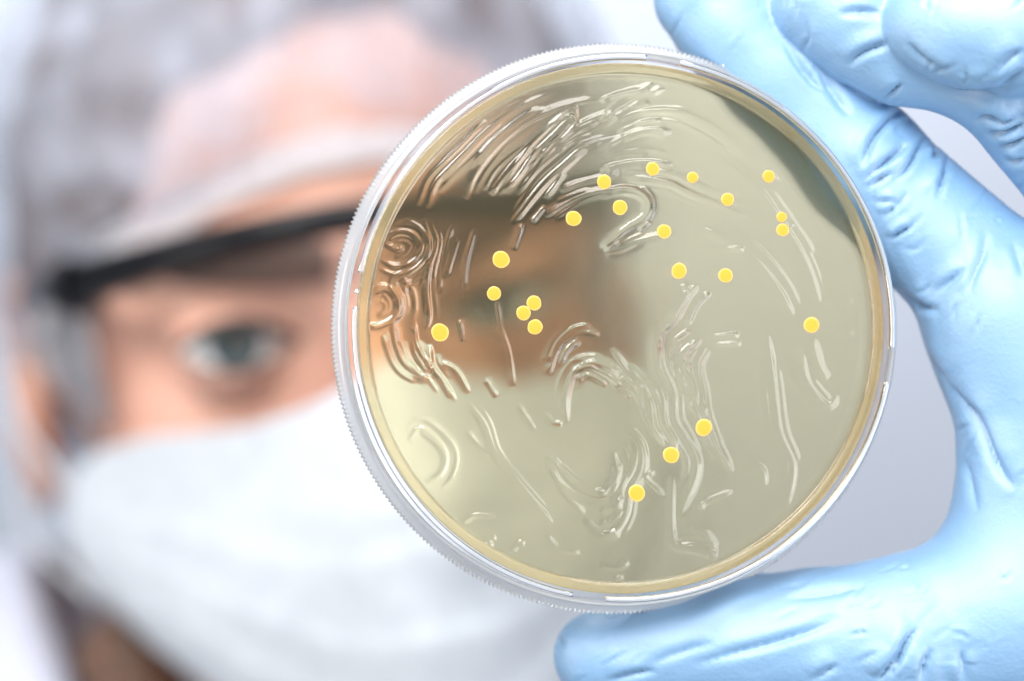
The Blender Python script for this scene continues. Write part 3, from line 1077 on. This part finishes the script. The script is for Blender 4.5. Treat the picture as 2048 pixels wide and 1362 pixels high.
# hair: close to the skull under the cap, gathered at the nape, one lock by the jaw
hs = SDF((-110, -260, -240), (110, 150, 30), 2.0)
hs.ell((0, 27, -92), (75, 101, 97), 2)
hs.ell((2, 12, 14), (70, 66, 56), 6, 'sub')
hs.ell((0, -70, -30), (100, 100, 95), 6, 'sub')
hs.cone((0, -40, -170), (0, -120, -190), 42, 34, 20)
hs.cone((-66, -74, -66), (-60, -140, -52), 11, 15, 8)
hs.cone((50, -60, -130), (54, -190, -112), 18, 16, 12)
v, q = hs.mesh()
v = smooth(v, q, 2)
nn = vnormals(v, q)
v = v + nn * (1.6 * vnoise(v * np.array([1, .25, 1]) + 400, 5.0, 21) + 2.6 * vnoise(v + 400, 13.0, 22))[:, None]
mk('hair', hw(v), q, M['hair'], person)

# cap: puffed sheer fabric gathered into an elastic band
nth, nph = 220, 60
th = np.linspace(0, 2 * np.pi, nth, endpoint=False)          # 0 = front
ad = np.degrees(np.minimum(th, 2 * np.pi - th))
vb = np.interp(ad, [0, 17, 37, 58, 75, 90, 120, 150, 180], [42, 38, 29, 21, 9, -14, -48, -58, -60])
kern = np.hanning(21) / np.hanning(21).sum()
vb = np.convolve(np.r_[vb[-20:], vb, vb[:20]], kern, 'same')[20:-20]
rx, ry, rz = 75.0, 100.0, 96.0
cc = np.array([0, 26, -94])
vb = np.maximum(vb, -60)
phi0 = np.arcsin(np.clip((vb - cc[1]) / ry, -.95, .95))
cv = np.zeros((nth, nph, 3))
for j in range(nph):
    t = j / (nph - 1)
    ph = phi0 + (np.pi / 2 - phi0) * t
    puff = 1.5 + 10.5 * np.sin(np.pi * np.clip(t, 0, 1) ** 0.55) ** 0.8
    gath = (np.sin(th * 46 + 3 * np.sin(th * 5)) * 0.9 * np.exp(-t / 0.06))
    d = np.stack([np.sin(th) * np.cos(ph), np.sin(ph), np.cos(th) * np.cos(ph)], 1)
    cv[:, j] = cc + d * np.array([rx, ry, rz]) + d * (puff + gath)[:, None]
flat = cv.reshape(-1, 3)
tt = np.tile(np.linspace(0, 1, nph), nth)
wr = vnoise(flat * np.array([1.5, .5, 1.5]) + 300, 11, 31) * 2.8 + vnoise(flat + 300, 26, 32) * 3.0
nn = (flat - cc) / np.linalg.norm(flat - cc, axis=1, keepdims=True)
flat = flat + nn * (wr * np.clip(tt / 0.15, 0, 1) * np.clip((1 - tt) / .1, 0, 1))[:, None]
bouffant = mk('bouffant_cap', hw(flat), grid_faces(nth, nph, close_u=True), M['cap'], person)
path = cc + np.stack([np.sin(th) * np.cos(phi0), np.sin(phi0), np.cos(th) * np.cos(phi0)], 1) * (np.array([rx, ry, rz]) + 2.0)
pw = hw(path)
tn = np.roll(pw, -1, 0) - np.roll(pw, 1, 0)
tn /= np.linalg.norm(tn, axis=1, keepdims=True)
out_d = pw - hw(cc)
out_d -= (out_d * tn).sum(1, keepdims=True) * tn
out_d /= np.linalg.norm(out_d, axis=1, keepdims=True)
side = np.cross(tn, out_d)
aa = np.linspace(0, 2 * np.pi, 10, endpoint=False)
rip = 1 + .12 * vnoise(np.stack([np.cos(th), np.sin(th), th * 0], 1) * 60 + 200, 5.0, 61)
bvts = pw[:, None] + (side[:, None] * np.cos(aa)[None, :, None] * 4.4 + out_d[:, None] * np.sin(aa)[None, :, None] * 0.8) * rip[:, None, None]
mk('elastic_band', bvts.reshape(-1, 3), grid_faces(nth, 10, close_u=True, close_v=True), M['band'], bouffant)

# mask: pleated sheet over nose and chin
ns, ntm = 121, 90
S = np.linspace(-1, 1, ns)
us = np.where(S < 0, S * 70, S * 77)
au = np.abs(S) * 77
vt = np.interp(au, [0, 5, 10, 20, 33, 57, 70, 77], [-7, -9, -12, -16, -19, -19, -22, -28])
vbot = np.interp(au, [0, 20, 40, 50, 63, 77], [-116, -108, -91, -81, -70, -56])
mv = np.zeros((ns, ntm, 3))
for j in range(ntm):
    t = j / (ntm - 1)
    vv = vt + (vbot - vt) * t
    wc = np.interp(vv, [-130, -118, -100, -70, -38, -20, -6], [4, 12, 24, 32, 36, 27, 17])
    sig = np.interp(vv, [-110, -60, -38, -8], [44, 36, 26, 16])
    wv_ = 5.0 - 57 * (au / 77) ** 2.1 + wc * np.exp(-(us / sig) ** 2) - 5 * np.clip((t - .8) / .2, 0, 1) ** 2
    pl = 0
    for pt in (0.36, 0.55, 0.73):
        x = (t - pt) / 0.075
        pl += 1.3 * np.exp(-max(x, 0) * 1.0) * (1 / (1 + np.exp(-x * 9))) * (1 - 0.45 * (au / 77) ** 2)
    mv[:, j] = np.stack([us * (1 + .05 * math.sin(math.pi * t)), vv, wv_ + pl], 1)
flat = mv.reshape(-1, 3)
flat[:, 2] += 0.8 * vnoise(flat + 300, 14, 41)
mask = mk('face_mask', hw(flat), grid_faces(ns, ntm), M['mask'], person)
sm = mask.modifiers.new('solid', 'SOLIDIFY')
sm.thickness = 0.0012
for s in (-1, 1):
    for (a, b, c_) in ((((70 if s < 0 else 76) * s, -36, -60), (s * 82, -12, -84), (s * 80, 14, -106)), (((70 if s < 0 else 76) * s, -60, -60), (s * 83, -44, -92), (s * 81, -28, -116))):
        path = catmull([hw(a), hw(b), hw(c_)], 10)
        vs, fs = sweep(path, 2.6, 8, flat=0.45, up=tuple(W))
        mk('ear_loop', vs, fs, M['mask'], mask)

# gown: torso, shoulders, both sleeves, stand-up collar
gs = SDF((-330, 60, ZC - 560), (400, 560, ZC - 20), 4.0)
gs.ell((-75, 345, ZC - 420), (165, 105, 260), 10)
gs.cone((-230, 350, ZC - 205), (100, 350, ZC - 225), 62, 62, 40)
gs.cone((-80, 335, ZC - 230), (-72, 312, ZC - 128), 100, 72, 40)
gs.cone((-220, 350, ZC - 210), (-262, 330, ZC - 440), 58, 50, 30)
gs.cone((100, 350, ZC - 225), (255, 235, ZC - 340), 58, 50, 30)
gs.cone((255, 235, ZC - 340), (232, 95, ZC - 150), 50, 42, 20)
gs.cone((232, 95, ZC - 150), (205, 66, ZC - 80), 42, 36, 12)
gs.cone((-132, 325, ZC - 104), (-146, 350, ZC - 190), 50, 64, 30)
gs.cone((-72, 308, ZC - 150), (-66, 300, ZC - 60), 58, 60, 2, 'sub')
v, q = gs.mesh()
v = smooth(v, q, 3)
nn = vnormals(v, q)
v = v + nn * (7 * vnoise(v * np.array([1.2, 1, .6]) + 900, 42, 51) + 3 * vnoise(v + 900, 17, 52))[:, None]
mk('gown', v, q, M['gown'], person)

# ---- safety goggles
goggles = empty('safety_goggles', hw((0, 5, 0)))
tag(goggles, 'clear safety goggles with a black top frame worn over the eyes', 'safety goggles')


def gw(u):
    return 19 - 52 * (abs(u) / 64) ** 2.7


us = np.linspace(-64, 64, 80)
path = np.array([hw((u, 25.5 - 7.0 * (abs(u) / 64) ** 2.4, gw(u))) for u in us])
rad = 4.1 + 1.6 * (np.abs(us) / 64) ** 4
vs, fs = sweep(path, rad, 14, flat=0.75, up=tuple(V))
frame = mk('frame', vs, fs, M['black_plastic'], goggles)
lv = []
nl = 16
for u in us:
    top = 24 - 7.0 * (abs(u) / 64) ** 2.4
    bot = -20 + 22 * math.exp(-(u / 13) ** 2) + 6 * (abs(u) / 64) ** 4
    for j in range(nl):
        t = j / (nl - 1)
        lv.append(hw((u, top + (bot - top) * t, gw(u) - 3 * t * t)))
lens = mk('lens', np.array(lv), grid_faces(len(us), nl), M['lens'], goggles)
sm = lens.modifiers.new('solid', 'SOLIDIFY'); sm.thickness = 0.0016
for s in (-1, 1):
    ts = np.linspace(0, 1, 14)
    path = np.array([hw((s * (64.5 + 15 * t ** 0.7), 18.5 - 6 * t * t, -30 - 74 * t)) for t in ts])
    vs, fs = sweep(path, np.interp(ts, [0, .12, .3, 1], [7.4, 6.2, 3.2, 2.6]), 10, flat=0.55, up=tuple(V))
    mk('temple_arm', vs, fs, M['black_plastic'], goggles)
    sv = []
    for t in np.linspace(0, 1, 12):
        for j in range(10):
            z = j / 9
            hgt = 33 - 12 * t
            sv.append(hw((s * (63 + 10 * t), 16 - hgt * z, -31 - 36 * t)))
    sh = mk('side_shield', np.array(sv), grid_faces(12, 10), M['shield'], goggles)
    sm = sh.modifiers.new('solid', 'SOLIDIFY'); sm.thickness = 0.0014
